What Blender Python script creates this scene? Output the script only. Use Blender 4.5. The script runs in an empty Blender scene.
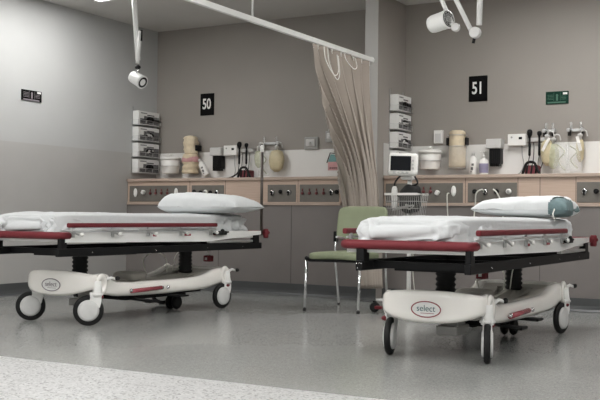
import bpy, bmesh, math, random
from mathutils import Vector, Matrix, noise
random.seed(7)
SC = bpy.context.scene
COL = SC.collection
PI = math.pi
V = Vector

# ------------------------------------------------------------------ materials
def mat(name, col, rough=0.5, metal=0.0, nscale=0, namt=0.0, bump=0.0, bscale=60, trans=0.0, emit=None, estr=0, coat=0, alpha=1.0, sheen=0, spec=0.5):
    m = bpy.data.materials.new(name); m.use_nodes = True
    nt = m.node_tree; N = nt.nodes; L = nt.links
    b = N['Principled BSDF']
    b.inputs['Base Color'].default_value = (*col, 1)
    b.inputs['Roughness'].default_value = rough
    b.inputs['Metallic'].default_value = metal
    b.inputs['Specular IOR Level'].default_value = spec
    if trans: b.inputs['Transmission Weight'].default_value = trans
    if alpha < 1: b.inputs['Alpha'].default_value = alpha
    if coat: b.inputs['Coat Weight'].default_value = coat
    if sheen: b.inputs['Sheen Weight'].default_value = sheen
    if emit:
        b.inputs['Emission Color'].default_value = (*emit, 1)
        b.inputs['Emission Strength'].default_value = estr
    tc = N.new('ShaderNodeTexCoord')
    if namt:
        n = N.new('ShaderNodeTexNoise'); n.inputs['Scale'].default_value = nscale; n.inputs['Detail'].default_value = 4
        L.new(tc.outputs['Object'], n.inputs['Vector'])
        r = N.new('ShaderNodeMapRange')
        r.inputs['From Min'].default_value = 0.3; r.inputs['From Max'].default_value = 0.7
        r.inputs['To Min'].default_value = 1 - namt; r.inputs['To Max'].default_value = 1 + namt
        L.new(n.outputs['Fac'], r.inputs['Value'])
        mx = N.new('ShaderNodeVectorMath'); mx.operation = 'SCALE'
        mx.inputs[0].default_value = col
        L.new(r.outputs['Result'], mx.inputs['Scale'])
        L.new(mx.outputs['Vector'], b.inputs['Base Color'])
    if bump:
        n2 = N.new('ShaderNodeTexNoise'); n2.inputs['Scale'].default_value = bscale; n2.inputs['Detail'].default_value = 3
        L.new(tc.outputs['Object'], n2.inputs['Vector'])
        bp = N.new('ShaderNodeBump'); bp.inputs['Strength'].default_value = bump; bp.inputs['Distance'].default_value = 0.01
        L.new(n2.outputs['Fac'], bp.inputs['Height']); L.new(bp.outputs['Normal'], b.inputs['Normal'])
    return m

def speckle(name, base, light, dark, scale, rough, thr_l, thr_d, big=0.04):
    m = bpy.data.materials.new(name); m.use_nodes = True
    nt = m.node_tree; N = nt.nodes; L = nt.links
    b = N['Principled BSDF']; b.inputs['Roughness'].default_value = rough
    tc = N.new('ShaderNodeTexCoord')
    vo = N.new('ShaderNodeTexVoronoi'); vo.inputs['Scale'].default_value = scale; vo.inputs['Randomness'].default_value = 1
    L.new(tc.outputs['Object'], vo.inputs['Vector'])
    sep = N.new('ShaderNodeSeparateColor'); L.new(vo.outputs['Color'], sep.inputs['Color'])
    g1 = N.new('ShaderNodeMath'); g1.operation = 'GREATER_THAN'; g1.inputs[1].default_value = thr_l; L.new(sep.outputs['Red'], g1.inputs[0])
    g2 = N.new('ShaderNodeMath'); g2.operation = 'GREATER_THAN'; g2.inputs[1].default_value = thr_d; L.new(sep.outputs['Green'], g2.inputs[0])
    nz = N.new('ShaderNodeTexNoise'); nz.inputs['Scale'].default_value = 2.2; nz.inputs['Detail'].default_value = 5
    L.new(tc.outputs['Object'], nz.inputs['Vector'])
    r = N.new('ShaderNodeMapRange'); r.inputs['From Min'].default_value = .3; r.inputs['From Max'].default_value = .7
    r.inputs['To Min'].default_value = 1 - big; r.inputs['To Max'].default_value = 1 + big
    L.new(nz.outputs['Fac'], r.inputs['Value'])
    m1 = N.new('ShaderNodeMix'); m1.data_type = 'RGBA'; m1.inputs['A'].default_value = (*base, 1); m1.inputs['B'].default_value = (*light, 1)
    L.new(g1.outputs[0], m1.inputs['Factor'])
    m2 = N.new('ShaderNodeMix'); m2.data_type = 'RGBA'; m2.inputs['B'].default_value = (*dark, 1)
    L.new(m1.outputs['Result'], m2.inputs['A']); L.new(g2.outputs[0], m2.inputs['Factor'])
    vm = N.new('ShaderNodeVectorMath'); vm.operation = 'SCALE'
    L.new(m2.outputs['Result'], vm.inputs[0]); L.new(r.outputs['Result'], vm.inputs['Scale'])
    L.new(vm.outputs['Vector'], b.inputs['Base Color'])
    return m

def wood(name, c1, c2):
    m = bpy.data.materials.new(name); m.use_nodes = True
    nt = m.node_tree; N = nt.nodes; L = nt.links
    b = N['Principled BSDF']; b.inputs['Roughness'].default_value = 0.45
    tc = N.new('ShaderNodeTexCoord'); mp = N.new('ShaderNodeMapping'); mp.inputs['Scale'].default_value = (1.2, 20, 45)
    L.new(tc.outputs['Object'], mp.inputs['Vector'])
    n = N.new('ShaderNodeTexNoise'); n.inputs['Scale'].default_value = 3; n.inputs['Detail'].default_value = 6
    L.new(mp.outputs['Vector'], n.inputs['Vector'])
    r = N.new('ShaderNodeValToRGB'); r.color_ramp.elements[0].position = .3; r.color_ramp.elements[1].position = .7
    r.color_ramp.elements[0].color = (*c1, 1); r.color_ramp.elements[1].color = (*c2, 1)
    L.new(n.outputs['Fac'], r.inputs['Fac']); L.new(r.outputs['Color'], b.inputs['Base Color'])
    return m

M = {}
M['paint_light'] = mat('light_wall_paint', (.47, .475, .468), .6, nscale=3, namt=.02, bump=.04, bscale=150)
M['paint_dado'] = mat('grey_dado_vinyl', (.43, .42, .405), .5, nscale=4, namt=.02)
M['paint_taupe'] = mat('taupe_wall_paint', (.305, .28, .255), .6, nscale=3, namt=.02, bump=.04, bscale=150)
M['paint_column'] = mat('pale_partition_paint', (.5, .49, .47), .6, nscale=3, namt=.02)
M['splash'] = mat('white_splashback', (.76, .75, .725), .4, nscale=3, namt=.02)
M['lower'] = mat('brown_grey_wall_vinyl', (.185, .167, .158), .5, nscale=5, namt=.03)
M['skirting'] = mat('dark_coved_vinyl', (.075, .078, .08), .35, nscale=8, namt=.05)
M['ceiling'] = mat('ceiling_paint', (.58, .565, .54), .8, nscale=3, namt=.02)
M['vinyl'] = speckle('grey_speckled_vinyl', (.30, .305, .292), (.36, .365, .35), (.24, .245, .235), 170, .19, .75, .8, .025)
M['terrazzo'] = speckle('white_flecked_vinyl', (.44, .44, .437), (.53, .53, .525), (.19, .19, .187), 105, .35, .6, .87, .015)
M['wood'] = wood('pale_oak_laminate', (.46, .345, .27), (.54, .41, .33))
M['wood_lip'] = wood('pale_oak_edge', (.40, .31, .25), (.47, .37, .31))
M['gap'] = mat('dark_seam', (.05, .045, .04), .7, nscale=9, namt=.05)
M['steel'] = mat('brushed_steel_plate', (.16, .148, .13), .5, .2, nscale=25, namt=.05)
M['chrome'] = mat('chrome', (.72, .72, .73), .18, 1.0, nscale=20, namt=.03)
M['satin'] = mat('satin_aluminium', (.55, .55, .55), .35, .8, nscale=20, namt=.03)
M['white'] = mat('white_plastic', (.80, .79, .76), .3, nscale=10, namt=.02)
M['shell'] = mat('white_moulded_shell', (.90, .875, .83), .16, nscale=4, namt=.02, coat=.3)
M['shell_grey'] = mat('beige_grey_tray', (.42, .40, .36), .5, nscale=6, namt=.04)
M['whitemetal'] = mat('white_powder_coat', (.82, .82, .80), .3, nscale=10, namt=.02)
M['black'] = mat('black_steel', (.006, .006, .0065), .5, spec=.2, nscale=20, namt=.1)
M['rubber'] = mat('black_rubber', (.010, .010, .010), .6, spec=.3, nscale=30, namt=.1)
M['red'] = mat('dull_red_plastic', (.15, .024, .03), .5, spec=.2, nscale=14, namt=.06)
M['redtube'] = mat('glossy_red_tube', (.32, .07, .085), .25, nscale=14, namt=.04)
M['hub'] = mat('grey_wheel_hub', (.62, .62, .61), .35, nscale=20, namt=.04)
M['sheet'] = mat('white_cotton_sheet', (.60, .615, .62), .85, nscale=12, namt=.01, bump=.35, bscale=22, spec=.1)
M['pillow'] = mat('white_pillowcase', (.70, .72, .725), .85, nscale=9, namt=.01, bump=.35, bscale=18, spec=.1)
M['teal'] = mat('teal_pillow_fabric', (.15, .22, .23), .8, nscale=30, namt=.12)
M['green'] = mat('pale_green_vinyl', (.255, .285, .185), .5, spec=.2, nscale=12, namt=.04)
M['curtain'] = mat('taupe_curtain_cloth', (.385, .335, .29), .85, nscale=6, namt=.02, sheen=.2)
M['cord'] = mat('white_cord', (.85, .84, .80), .6, nscale=20, namt=.02)
M['signblack'] = mat('black_sign', (.004, .004, .004), .7, spec=.1, nscale=20, namt=.1)
M['signwhite'] = mat('sign_lettering', (.78, .78, .76), .5, nscale=20, namt=.02)
M['signgreen'] = mat('dark_green_sign', (.003, .03, .018), .6, spec=.15, nscale=20, namt=.1)
M['signmint'] = mat('green_sign_marks', (.05, .13, .09), .5, nscale=20, namt=.05)
M['grey'] = mat('grey_plastic', (.36, .355, .34), .45, nscale=15, namt=.03)
M['lightgrey'] = mat('light_grey_plastic', (.6, .595, .58), .45, nscale=15, namt=.03)
M['bronze'] = mat('dark_pole_metal', (.10, .085, .075), .4, .6, nscale=20, namt=.05)
M['clear'] = mat('clear_plastic', (.85, .86, .85), .12, alpha=.28, nscale=10, namt=.02)
M['yellow'] = mat('yellow_silicone_bag', (.66, .58, .38), .4, alpha=.85, nscale=16, namt=.12)
M['yellowclear'] = mat('greenish_clear_bag', (.62, .64, .46), .3, alpha=.55, nscale=30, namt=.2)
M['cream'] = mat('cream_paper', (.66, .56, .40), .75, nscale=25, namt=.1, bump=.3, bscale=60)
M['pink'] = mat('pink_wrap', (.62, .34, .34), .7, nscale=20, namt=.1)
M['purple'] = mat('purple_label', (.28, .26, .38), .5, nscale=20, namt=.1)
M['boxprint'] = mat('glove_box_print', (.13, .13, .13), .5, nscale=45, namt=.6)
M['card'] = mat('white_card', (.74, .74, .72), .6, nscale=15, namt=.03)
M['darkred'] = mat('dark_red_cuff', (.16, .03, .04), .6, nscale=20, namt=.1)
M['tealtag'] = mat('teal_tag', (.16, .34, .34), .5, nscale=20, namt=.05)
M['screen'] = mat('dark_display', (.004, .005, .008), .4, spec=.2, nscale=10, namt=.1)
M['outlet_red'] = mat('red_outlet', (.13, .028, .03), .4, nscale=20, namt=.05)
M['hose'] = mat('pale_hose', (.66, .66, .60), .35, nscale=20, namt=.03)
M['frame'] = mat('light_frame', (.75, .75, .75), .5, nscale=10, namt=.02)
M['diffuser_bright'] = mat('bright_light_diffuser', (.9, .9, .9), .5, emit=(1.0, .99, .975), estr=22.0)
M['diffuser'] = mat('light_diffuser', (.9, .9, .9), .5, emit=(1.0, .99, .975), estr=16.0)
M['logo_teal'] = mat('dark_teal_lettering', (.02, .11, .12), .5, nscale=10, namt=.05)
M['logo_grey'] = mat('grey_lettering', (.25, .22, .24), .5, nscale=10, namt=.05)

# ------------------------------------------------------------------ mesh helpers
def nb(): return bmesh.new()

def box(bm, lo, hi, bev=0.0, seg=2, mi=0, rot=None, piv=None):
    c = (V(lo) + V(hi)) / 2; s = V(hi) - V(lo)
    g = bmesh.ops.create_cube(bm, size=1.0)
    vs = g['verts']
    for v in vs: v.co = V((v.co.x * s.x, v.co.y * s.y, v.co.z * s.z)) + c
    fs = list({f for v in vs for f in v.link_faces})
    for f in fs: f.material_index = mi
    if bev:
        es = list({e for v in vs for e in v.link_edges})
        r = bmesh.ops.bevel(bm, geom=es, offset=bev, segments=seg, profile=.5, affect='EDGES')
        vs = list({v for f in r['faces'] for v in f.verts} | {v for v in vs if v.is_valid})
        for f in r['faces']: f.material_index = mi
    if rot is not None:
        p = V(piv) if piv is not None else c
        seen = set()
        for v in vs:
            if v.is_valid and v not in seen:
                seen.add(v); v.co = rot @ (v.co - p) + p
    return vs

def frame_of(d):
    d = d.normalized(); up = V((0, 0, 1)) if abs(d.z) < .95 else V((1, 0, 0))
    a = d.cross(up).normalized(); return a, d.cross(a).normalized()

def tube(bm, pts, r, n=10, mi=0, closed=False, caps=True, flat=1.0):
    pts = [V(p) for p in pts]; rings = []; N = len(pts)
    pa = None
    for i, p in enumerate(pts):
        if closed: d = pts[(i + 1) % N] - pts[i - 1]
        else: d = pts[min(i + 1, N - 1)] - pts[max(i - 1, 0)]
        if d.length < 1e-9: d = V((0, 0, 1))
        d.normalize()
        if pa is None: a, b = frame_of(d)
        else:
            a = (pa - d * pa.dot(d)).normalized(); b = d.cross(a)
        pa = a
        rr = r[i] if isinstance(r, (list, tuple)) else r
        rings.append([bm.verts.new(p + (a * math.cos(t) + b * math.sin(t) * flat) * rr) for t in [2 * PI * k / n for k in range(n)]])
    m = N if closed else N - 1
    for i in range(m):
        A = rings[i]; B = rings[(i + 1) % N]
        for k in range(n):
            f = bm.faces.new((A[k], A[(k + 1) % n], B[(k + 1) % n], B[k])); f.material_index = mi; f.smooth = True
    if caps and not closed:
        for R_ in (rings[0], rings[-1]):
            try:
                f = bm.faces.new(R_); f.material_index = mi
            except ValueError: pass

def smooth_path(pts, k=6):
    pts = [V(p) for p in pts]; out = []
    P_ = [pts[0]] + pts + [pts[-1]]
    for i in range(1, len(P_) - 2):
        a, b, c, d = P_[i - 1], P_[i], P_[i + 1], P_[i + 2]
        for j in range(k):
            t = j / k
            out.append(.5 * ((2 * b) + (c - a) * t + (2 * a - 5 * b + 4 * c - d) * t * t + (3 * b - a - 3 * c + d) * t ** 3))
    out.append(pts[-1]); return out

def lathe(bm, prof, n=28, mi=0, mtx=None, mis=None, sx=1, sy=1):
    """prof: list of (r, z)"""
    rings = []
    for r, z in prof:
        ring = []
        for k in range(n):
            t = 2 * PI * k / n
            p = V((r * math.cos(t) * sx, r * math.sin(t) * sy, z))
            if mtx is not None: p = mtx @ p
            ring.append(bm.verts.new(p))
        rings.append(ring)
    for i in range(len(rings) - 1):
        for k in range(n):
            f = bm.faces.new((rings[i][k], rings[i][(k + 1) % n], rings[i + 1][(k + 1) % n], rings[i + 1][k]))
            f.material_index = mis[i] if mis else mi; f.smooth = True
    f = bm.faces.new(rings[0][::-1]); f.material_index = mis[0] if mis else mi
    f = bm.faces.new(rings[-1]); f.material_index = mis[-1] if mis else mi

def axis_m(p, d):
    d = V(d).normalized(); a, b = frame_of(d)
    m = Matrix(((a.x, b.x, d.x, p[0]), (a.y, b.y, d.y, p[1]), (a.z, b.z, d.z, p[2]), (0, 0, 0, 1)))
    return m

def ball(bm, c, r, mi=0, sc=(1, 1, 1), seg=16):
    g = bmesh.ops.create_uvsphere(bm, u_segments=seg, v_segments=seg // 2 + 2, radius=r)
    for v in g['verts']: v.co = V((v.co.x * sc[0], v.co.y * sc[1], v.co.z * sc[2])) + V(c)
    for f in {f for v in g['verts'] for f in v.link_faces}: f.material_index = mi; f.smooth = True
    return g['verts']

def prism(bm, pts, axis, a, b, mi=0):
    """outline in the plane perpendicular to axis, extruded from a to b"""
    def mk(u, w, t):
        return V((t, u, w)) if axis == 'x' else V((u, t, w)) if axis == 'y' else V((u, w, t))
    A = [bm.verts.new(mk(u, w, a)) for u, w in pts]; B = [bm.verts.new(mk(u, w, b)) for u, w in pts]
    n = len(pts)
    for i in range(n):
        f = bm.faces.new((A[i], A[(i + 1) % n], B[(i + 1) % n], B[i])); f.material_index = mi
    f = bm.faces.new(A[::-1]); f.material_index = mi
    f = bm.faces.new(B); f.material_index = mi

def add(name, bm, mats, parent=None, smooth=None):
    bmesh.ops.recalc_face_normals(bm, faces=bm.faces[:])
    me = bpy.data.meshes.new(name); bm.to_mesh(me); bm.free()
    if not isinstance(mats, (list, tuple)): mats = [mats]
    for m in mats: me.materials.append(M[m] if isinstance(m, str) else m)
    if smooth is not None:
        for p in me.polygons: p.use_smooth = smooth
    o = bpy.data.objects.new(name, me); COL.objects.link(o)
    if parent: o.parent = parent
    return o

def empty(name, loc, rz=0):
    o = bpy.data.objects.new(name, None); o.location = loc; o.rotation_euler.z = rz
    o.empty_display_size = .1; COL.objects.link(o); return o

GROUPS = {'stretcher': 'hospital stretchers', 'mattress': 'mattresses on the stretchers', 'pillow': 'pillows on the stretchers', 'bin': 'sharps bins on the back wall', 'bottle': 'bottles above the service panels', 'dispenser': 'dispensers on the back wall', 'diagnostic set': 'diagnostic units on the back wall', 'blood pressure set': 'blood pressure sets on the shelves', 'resuscitator bag': 'resuscitator bags on the back wall', 'plastic bag': 'plastic bags on the back wall', 'flow meter': 'flow meters on the back wall', 'wall fitting': 'grey wall fittings', 'wire rack': 'glove box racks', 'service panel': 'service panels', 'lamp': 'examination lamps', 'sign': 'signs on the walls', 'hose': 'hoses behind the right pillow'}
def tag(o, label, cat, group=None):
    group = group or GROUPS.get(cat)
    o['label'] = label; o['category'] = cat
    if group: o['group'] = group
    return o

def struct(name, bm, mats, parent=None):
    o = add(name, bm, mats, parent)
    if not parent: o['kind'] = 'structure'
    return o

def text_mesh(name, s, size, m, parent, mtx, sx=1.0, thick=.0008, bold=0.0):
    cu = bpy.data.curves.new(name + '_crv', 'FONT'); cu.body = s; cu.size = size
    cu.align_x = 'CENTER'; cu.align_y = 'CENTER'; cu.extrude = thick; cu.offset = bold
    t = bpy.data.objects.new(name + '_tmp', cu); COL.objects.link(t)
    bpy.context.view_layer.update()
    dg = bpy.context.evaluated_depsgraph_get()
    me = bpy.data.meshes.new_from_object(t.evaluated_get(dg))
    bpy.data.objects.remove(t)
    me.transform(mtx @ Matrix.Diagonal((sx, 1, 1, 1)))
    me.materials.clear(); me.materials.append(M[m])
    o = bpy.data.objects.new(name, me); COL.objects.link(o); o.parent = parent
    return o
FACE_FRONT = Matrix.Rotation(PI / 2, 4, 'X')      # text lying in XZ, read from -Y

# ------------------------------------------------------------------ room
XL, XP0, XP1, XR = -6.683, -3.829, -3.70, 3.6
YW, YL, YPE, YF = 8.488, 8.0, 7.865, -2.5
CH = 2.781
b = nb(); box(b, (XL - .1, 3.655, -.1), (XR + .1, YW + .1, 0)); struct('floor', b, 'vinyl')
b = nb(); box(b, (XL - .1, YF - .1, -.1), (XR + .1, 3.655, 0)); struct('floor_walkway', b, 'terrazzo')
b = nb(); box(b, (XL - .1, YF - .1, CH), (XR + .1, YW + .1, CH + .1)); struct('ceiling', b, 'ceiling')
b = nb(); box(b, (XL - .12, YF, 1.411), (XL, YW, CH)); struct('wall_left', b, 'paint_light')
b = nb(); box(b, (XL - .12, YF, 0), (XL, YW, 1.411)); struct('wall_left_dado', b, 'paint_dado')
b = nb(); box(b, (XL, YW, 1.43), (XP0, YW + .12, CH)); struct('wall_back_left', b, 'paint_taupe')
b = nb(); box(b, (XP1, YW, 1.43), (XR, YW + .12, CH)); struct('wall_back_right', b, 'paint_taupe')
b = nb(); box(b, (XL, YW, 0), (XR, YW + .12, 1.43)); struct('wall_back_splashback', b, 'splash')
b = nb(); box(b, (XR, YF, 0), (XR + .12, YW, CH)); struct('wall_right', b, 'paint_light')
b = nb(); box(b, (XL, YF - .12, 0), (XR, YF, CH)); struct('wall_front', b, 'paint_light')
b = nb(); box(b, (XP0, YPE, 0), (XP1, YW, CH), mi=0)
for f in b.faces:
    if f.normal.x > .5 or f.normal.x < -.5: f.material_index = 1
o = struct('wall_partition', b, ['paint_column', 'paint_taupe'])
b = nb(); box(b, (XP1, YL + .0, 1.133), (XP1 + .004, YW, 1.43)); struct('wall_partition_splashback', b, 'paint_column')
# boxed-out lower wall carrying the service panels
b = nb(); box(b, (XL, YL, 0), (XP0, YW, .862)); box(b, (XL, YL + .02, .862), (XP0, YW, 1.10)); struct('wall_back_lower_left', b, 'lower')
b = nb(); box(b, (XP1, YL, 0), (XR, YW, .862)); box(b, (XP1, YL + .02, .862), (XR, YW, 1.10)); struct('wall_back_lower_right', b, 'lower')
# seams of the lower panels
b = nb()
for x in (-5.5, -4.66, -2.26, -1.0, .2): box(b, (x - .002, YL - .0015, .11), (x + .002, YL + .01, .862))
struct('trim_1', b, 'gap')
# coved skirtings
def skirt(name, p0, p1, nrm):
    b = nb(); p0 = V(p0); p1 = V(p1); n = V(nrm)
    prof = [(0, .113), (.004, .113), (.005, .05), (.011, .022), (.024, .007), (.045, .0015), (.045, 0), (0, 0)]
    A = [b.verts.new(p0 + n * d + V((0, 0, z))) for d, z in prof]; B = [b.verts.new(p1 + n * d + V((0, 0, z))) for d, z in prof]
    k = len(prof)
    for i in range(k): b.faces.new((A[i], A[(i + 1) % k], B[(i + 1) % k], B[i]))
    b.faces.new(A); b.faces.new(B)
    return struct(name, b, 'skirting')
skirt('baseboard_left', (XL, YF, 0), (XL, YL, 0), (1, 0, 0))
skirt('baseboard_back_left', (XL, YL, 0), (XP0, YL, 0), (0, -1, 0))
skirt('baseboard_back_right', (XP1, YL, 0), (XR, YL, 0), (0, -1, 0))
skirt('baseboard_partition', (XP0, YPE, 0), (XP1, YPE, 0), (0, -1, 0))
skirt('baseboard_right', (XR, YF, 0), (XR, YL, 0), (-1, 0, 0))

# ceiling lights
def ceiling_light(x, y, lab, dm='diffuser'):
    t = empty('ceiling_light', (x, y, CH)); tag(t, lab, 'ceiling light', 'recessed ceiling panels')
    b = nb()
    for (a0, a1, c0, c1) in ((-.31, -.29, -.61, .61), (.29, .31, -.61, .61), (-.29, .29, -.61, -.59), (-.29, .29, .59, .61)):
        box(b, (a0, c0, -.012), (a1, c1, 0))
    add('frame', b, 'frame', t)
    b = nb(); box(b, (-.29, -.59, -.006), (.29, .59, -.001)); add('diffuser', b, dm, t)
ceiling_light(-5.90, 6.38, 'recessed rectangular ceiling light whose corner shows at the top left')
ceiling_light(-2.0, 6.9, 'unseen ceiling panel added to brighten the right back wall, over the head of the right stretcher', 'diffuser_bright')  # unseen panel, added to brighten the back wall of the right bay
for (x, y) in ((.7, 6.38), (-5.3, 3.0), (-3.4, 3.0), (-1.5, 3.0), (.7, 3.0), (-5.3, .2), (-3.4, .2), (-1.5, .2), (.7, .2), (2.8, .2)):  # unseen panels added to light the room; front row stronger for upright faces
    ceiling_light(x, y, 'unseen ceiling panel added to light the room, farther along the ceiling', 'diffuser_bright' if y < 1 else 'diffuser')

# ------------------------------------------------------------------ service panels along the wall
def outlet(b, x, y, z, r=.016, mi=0):
    lathe(b, [(r, 0), (r, .012), (r * .7, .018), (r * .6, .018)], 14, mi, axis_m((x, y, z), (0, -1, 0)))

def service_panel(x0, x1, seams, plates, lab):
    t = empty('service_panel', (x0, YL, .86)); tag(t, lab, 'service panel')
    def P(x, z): return (x - x0, z - .86)
    b = nb(); box(b, (0, 0, .025), (x1 - x0, .02, .245)); add('wood_panel', b, 'wood', t)
    b = nb(); box(b, (0, -.022, .243), (x1 - x0, YW - YL - .001, .272), .004); add('top_shelf', b, 'wood_lip', t)
    b = nb(); box(b, (0, -.014, 0), (x1 - x0, .0195, .026), .003); add('lower_lip', b, 'wood_lip', t)
    b = nb()
    for s in seams: box(b, (s - x0 - .002, -.0012, .026), (s - x0 + .002, .004, .243))
    add('seam', b, 'gap', t)
    for (a, c, zl, zh, items) in plates:
        b = nb(); box(b, (a - x0, -.006, zl - .86), (c - x0, .001, zh - .86), .001, 1)
        box(b, ((a + c) / 2 - x0 - .03, -.0085, zh - .86 - .016), ((a + c) / 2 - x0 + .03, -.006, zh - .86 - .004))
        pl = add('outlet_plate', b, 'steel', t)
        for it in items:
            k, x, z = it[:3]; x -= x0; z -= .86
            if k == 'oval':
                b = nb(); lathe(b, [(.022, 0), (.022, .007), (.018, .012), (.006, .013)], 20, 0, axis_m((x, -.006, z), (0, -1, 0)) @ Matrix.Diagonal((1, 1, 1, 1)), sx=1, sy=1)
                for v in b.verts: v.co.z = z + (v.co.z - z) * 2.1
                add('nurse_call_handset', b, 'white', pl)
            elif k == 'red':
                b = nb(); outlet(b, x, -.006, z, .015, 0); ball(b, (x, -.012, z + .032), .007, 0, (1, 1, 2))
                add('socket_outlet', b, 'outlet_red', pl)
            elif k == 'black':
                b = nb(); outlet(b, x, -.006, z, .021, 0); outlet(b, x + .006, -.02, z - .006, .012, 0)
                add('gas_outlet', b, 'black', pl)
            elif k == 'white':
                b = nb(); outlet(b, x, -.006, z, .023, 0); outlet(b, x, -.02, z, .013, 1); add('gas_outlet', b, ['white', 'grey'], pl)
            elif k == 'chrome':
                b = nb(); outlet(b, x, -.006, z, .024, 0); outlet(b, x, -.02, z, .012, 1)
                box(b, (x - .006, -.032, z - .032), (x + .006, -.012, z - .004), .002, 1, 1)
                add('gas_outlet', b, ['chrome', 'black'], pl)
            elif k == 'plug':
                b = nb(); box(b, (x - .017, -.05, z - .02), (x + .017, -.006, z + .02), .007, 2, rot=Matrix.Rotation(.5, 3, 'Y'))
                add('plug', b, 'white', pl)
    return t
RZ = 1.0
service_panel(XL + .01, -4.13, (-5.862, -5.425, -4.590),
    [(-6.644, -5.896, .892, 1.058, [('oval', -6.562, .985), ('plug', -6.442, .99)] + [('red', x, .98) for x in (-6.362, -6.29, -6.218, -6.14)] + [('oval', -6.03, .985)]),
     (-5.836, -5.44, .892, 1.058, [('black', -5.80, .995), ('black', -5.72, .985), ('white', -5.66, .99), ('black', -5.60, .985), ('chrome', -5.52, .985)]),
     (-4.928, -4.612, .892, 1.058, [('chrome', -4.873, .985), ('black', -4.78, .99), ('chrome', -4.685, .985)]),
     (-4.57, -4.149, .892, 1.058, [('red', x, .975) for x in (-4.536, -4.46, -4.384, -4.309)] + [('chrome', -4.225, .985), ('black', -4.17, .985)])],
    'pale oak service panel on the wall behind the left bed, with steel outlet plates')
service_panel(XP1 + .01, 3.0, (-2.915, -2.45, -2.262, -1.965),
    [(-3.671, -2.936, .886, 1.061, [('red', -3.36, .985), ('red', -3.301, .985), ('red', -3.235, .985), ('plug', -3.165, .975), ('oval', -3.02, .99)]),
     (-2.892, -2.457, .892, 1.060, [('black', -2.828, .985), ('chrome', -2.735, .985), ('black', -2.632, .985), ('white', -2.527, .985)]),
     (-1.957, -1.5, .892, 1.060, [('chrome', -1.895, .985), ('black', -1.80, .985), ('chrome', -1.7, .985)])],
    'pale oak service panel on the wall behind the right bed, with steel outlet plates')
def cable(name, pts, r, m, lab, cat='cable', parent=None, grp=None):
    b = nb(); tube(b, smooth_path(pts), r, 8); o = add(name, b, m, parent)
    if not parent: tag(o, lab, cat, grp)
    return o
cable('power_cable', [(-3.04, 7.93, .97), (-3.045, 7.90, .95), (-3.05, 7.93, .8), (-3.04, 7.95, .55), (-3.02, 7.95, .3), (-2.98, 7.9, .12), (-3.0, 7.7, .01)], .005, 'hose', 'white power cable hanging from the nurse call handset behind the right bed')
cable('suction_hose', [(-2.735, 7.96, .98), (-2.735, 7.91, 1.0), (-2.78, 7.90, .97), (-2.80, 7.93, .88), (-2.82, 7.95, .7), (-2.80, 7.95, .5)], .006, 'hose', 'pale hose hanging in a loop from the outlet left of the right pillow', 'hose')
cable('oxygen_hose', [(-2.632, 7.95, .99), (-2.63, 7.90, 1.0), (-2.60, 7.90, .97), (-2.57, 7.93, .88), (-2.56, 7.95, .7), (-2.57, 7.95, .5)], .006, 'hose', 'pale hose curving down behind the right pillow from a black outlet', 'hose')

# ------------------------------------------------------------------ signs
def number_sign(s, x, z, lab):
    t = empty('bay_number_sign', (x, YW, z)); tag(t, lab, 'sign')
    b = nb(); box(b, (-.088, -.012, -.117), (.088, -.0005, .117), .003, 1); add('plate', b, 'signblack', t)
    text_mesh('number', s, .155, 'signwhite', t, Matrix.Translation((-.003, -.0135, 0)) @ FACE_FRONT, .72, bold=.003)
number_sign('50', -6.0, 1.943, 'black sign with white number 50 on the wall above the left bed')
number_sign('51', -2.977, 1.943, 'black sign with white number 51 on the wall above the right bed')
def green_sign(loc, rz, bgm, fgm, lab, w=.205, h=.112):
    t = empty('safety_sign', loc, rz); tag(t, lab, 'sign')
    b = nb(); box(b, (-w / 2, -.01, -h / 2), (w / 2, -.0005, h / 2), .002, 1); add('plate', b, bgm, t)
    b = nb()
    for i in range(4): box(b, (-w * .42, -.0115, -.016 + i * .013), (-w * .17, -.0098, -.012 + i * .013))
    for s in (-1, 1): box(b, (s * w * .14 - .0012, -.0115, -.026), (s * w * .14 + .0012, -.0098, .044))
    for i in range(3): box(b, (w * .18, -.0115, -.016 + i * .013), (w * .40, -.0098, -.012 + i * .013))
    box(b, (-w * .42, -.0115, -.047), (w * .38, -.0098, -.034))
    add('lettering', b, fgm, t)
    b = nb(); lathe(b, [(.011, 0), (.011, .002)], 16, 0, axis_m((0, -.0098, .022), (0, -1, 0)))
    box(b, (-.009, -.0118, -.026), (.009, -.0098, .014)); add('figure_symbol', b, fgm, t)
    b = nb(); box(b, (w * .26, -.0115, .026), (w * .45, -.0098, .044)); add('sticker', b, 'signwhite', t)
green_sign((-2.252, YW, 1.822), 0, 'signgreen', 'signmint', 'small dark green sign with a white corner sticker, on the wall right of number 51', .20, .112)
green_sign((XL, 6.60, 1.856), PI / 2, 'signblack', 'logo_grey', 'small black sign with a white corner sticker on the light left wall', .255, .1)

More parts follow.
